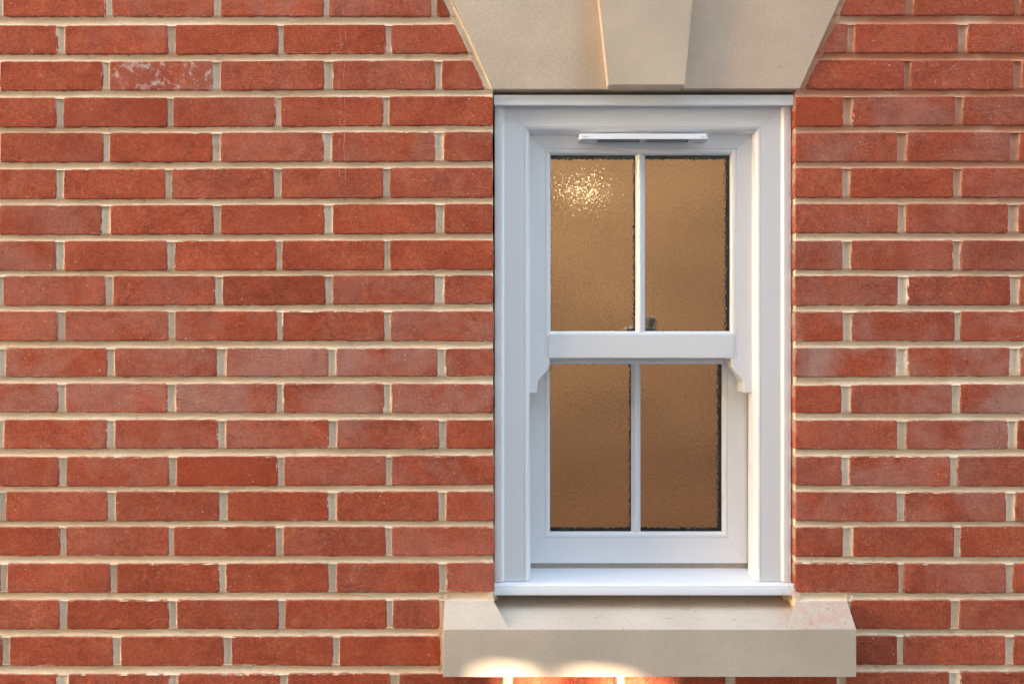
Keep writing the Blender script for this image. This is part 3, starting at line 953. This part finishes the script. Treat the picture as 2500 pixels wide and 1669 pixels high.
# trickle vent on the upper sash's top rail
tv = MB()
bu0, bu1 = ux(1413.5, .03), ux(1725.5, .03)
vp = [(.0472, 519), (.034, 518.7), (.0255, 516.6), (.0185, 512), (.0140, 506), (.0122, 499), (.0127, 498.2), (.0150, 498.2), (.0150, 501.2), (.0472, 501.2)]
rings = []
for u, k in ((bu0, .80), (bu0 + 1.6, .93), (bu0 + 4, 1.0), (bu1 - 4, 1.0), (bu1 - 1.6, .93), (bu1, .80)):
    rings.append([U(u, 500 + (v - 500) * (k if v > 502 else 1), .0472 + (d - .0472) * k) for d, v in vp])
tv.loft(rings)
vent = tv.build("trickle_vent", M_PVC, win, 35)
sl = MB()
for g0, g1 in ((ux(1459, .03), ux(1559.5, .03)), (ux(1577, .03), ux(1678, .03))):
    n = 25; w = (g1 - g0) / n
    for k in range(n):
        sl.ubox(g0 + k * w, g0 + k * w + w * .28, 498.3, 500.9, .0152, .0470)
so2 = sl.build("grille_slat", M_PVC, vent); so2["kind"] = "stuff"
db = MB(); db.ubox(bu0 + 8, bu1 - 8, 501.0, 501.1, .0153, .0468); db.build("slot_shade", M_BLACK, vent)  # black sheet painting the shade inside the vent slots
for a, b in ((1414.5, 1457.5), (1561, 1575.5), (1680, 1724.5)):
    m = MB(); m.ubox(ux(a, .03), ux(b, .03), 498.25, 500.7, .0152, .0470); m.build("grille_end", M_PVC, vent)
for X in (1428.5, 1713):
    m = MB(); c = U(ux(X, .021), 509.3, .0)
    ring0 = []; ring1 = []
    for k in range(20):
        a = 2 * math.pi * k / 20
        du, dv = 7.2 * math.cos(a), 4.6 * math.sin(a)
        dd = .0152 + .0007 * dv
        ring0.append(U(ux(X, .021) + du, 509.0 + dv, dd - .0002)); ring1.append(U(ux(X, .021) + du, 509.0 + dv, dd + .004))
    m.loft([ring0, ring1]); m.build("screw_cap", M_PVC, vent, 40)

# ------------------------------------------------------------------ the lit room behind the glass
R0 = 0.302
rm = MB()
x0, x1, y1, zb, zt = -1.1, 1.6, 1.75, CZ - 1.0, CZ + 1.30
rm.add([(x0, R0, zb), (x1, R0, zb), (x1, y1, zb), (x0, y1, zb), (x0, R0, zt), (x1, R0, zt), (x1, y1, zt), (x0, y1, zt)],
       [(0, 1, 2, 3), (4, 7, 6, 5), (3, 2, 6, 7), (0, 3, 7, 4), (1, 5, 6, 2)])
a, b, c, d = WL * S, WR * S, CZ + WB * S, CZ + WT * S
rm.add([(x0, R0, zb), (x1, R0, zb), (x1, R0, zt), (x0, R0, zt), (a, R0, c), (b, R0, c), (b, R0, d), (a, R0, d)],
       [(0, 1, 5, 4), (1, 2, 6, 5), (2, 3, 7, 6), (3, 0, 4, 7)])
rm.add([(a, .1235, c), (b, .1235, c), (b, .1235, d), (a, .1235, d), (a, R0, c), (b, R0, c), (b, R0, d), (a, R0, d)],
       [(0, 4, 5, 1), (2, 6, 7, 3)])
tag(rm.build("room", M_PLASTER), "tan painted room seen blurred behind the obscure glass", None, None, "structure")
LP = P(1425, 466, 0.85)
lamp = empty("pendant_lamp", LP)
tag(lamp, "small lit bulb glowing through the obscure glass near the trickle vent", "lamp")
BR = BULB_R
m = MB(); m.lathe([(.1*BR, -1.1*BR), (.6*BR, -.9*BR), (.95*BR, -.4*BR), (BR, 0), (.85*BR, .5*BR), (.6*BR, .9*BR), (.5*BR, 1.1*BR)], LP, 16); m.build("bulb", M_BULB, lamp, 60)
m = MB(); m.lathe([(.5*BR, 1.12*BR), (.012, 1.2*BR + .01), (.012, .05), (.003, .056), (.003, zt - LP.z - .001)], LP, 12); m.build("lamp_holder", M_CORD, lamp, 40)
cl = Vector((.25, .80, zt))
cei = empty("added_ceiling_glow", cl)  # unseen light added to brighten the room behind the glass
tag(cei, "added unseen glowing disc that brightens the tan room", "lamp")
m = MB(); m.lathe([(.17, -.003), (.175, -.02), (.15, -.035), (.02, -.04)], cl, 28); m.build("glow_disc", M_CEIL, cei, 50)
m = MB(); m.lathe([(.18, -.0005), (.185, -.014), (.178, -.0145), (.174, -.0025)], cl, 28); m.build("glow_rim", M_CORD, cei, 50)

# sash lock on the meeting rail, seen blurred through the upper panes
LKD = .118
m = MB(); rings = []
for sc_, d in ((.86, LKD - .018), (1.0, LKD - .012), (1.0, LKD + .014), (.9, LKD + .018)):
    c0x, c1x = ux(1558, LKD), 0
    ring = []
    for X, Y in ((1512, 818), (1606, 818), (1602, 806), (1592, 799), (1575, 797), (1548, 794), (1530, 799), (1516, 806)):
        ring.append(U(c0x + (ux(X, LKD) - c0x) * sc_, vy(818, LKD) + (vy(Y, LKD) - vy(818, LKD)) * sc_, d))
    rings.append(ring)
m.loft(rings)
lock = m.build("sash_lock", M_LOCK, win, 50)
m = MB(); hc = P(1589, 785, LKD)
m.lathe([(.002, -.0125), (.009, -.009), (.0115, -.002), (.0115, .003), (.008, .009), (.002, .0115)], hc, 16); m.build("knob", M_LOCK, lock, 60)

for o in SC.objects:
    if "_at" in o: del o["_at"]
print("bricks", nb)
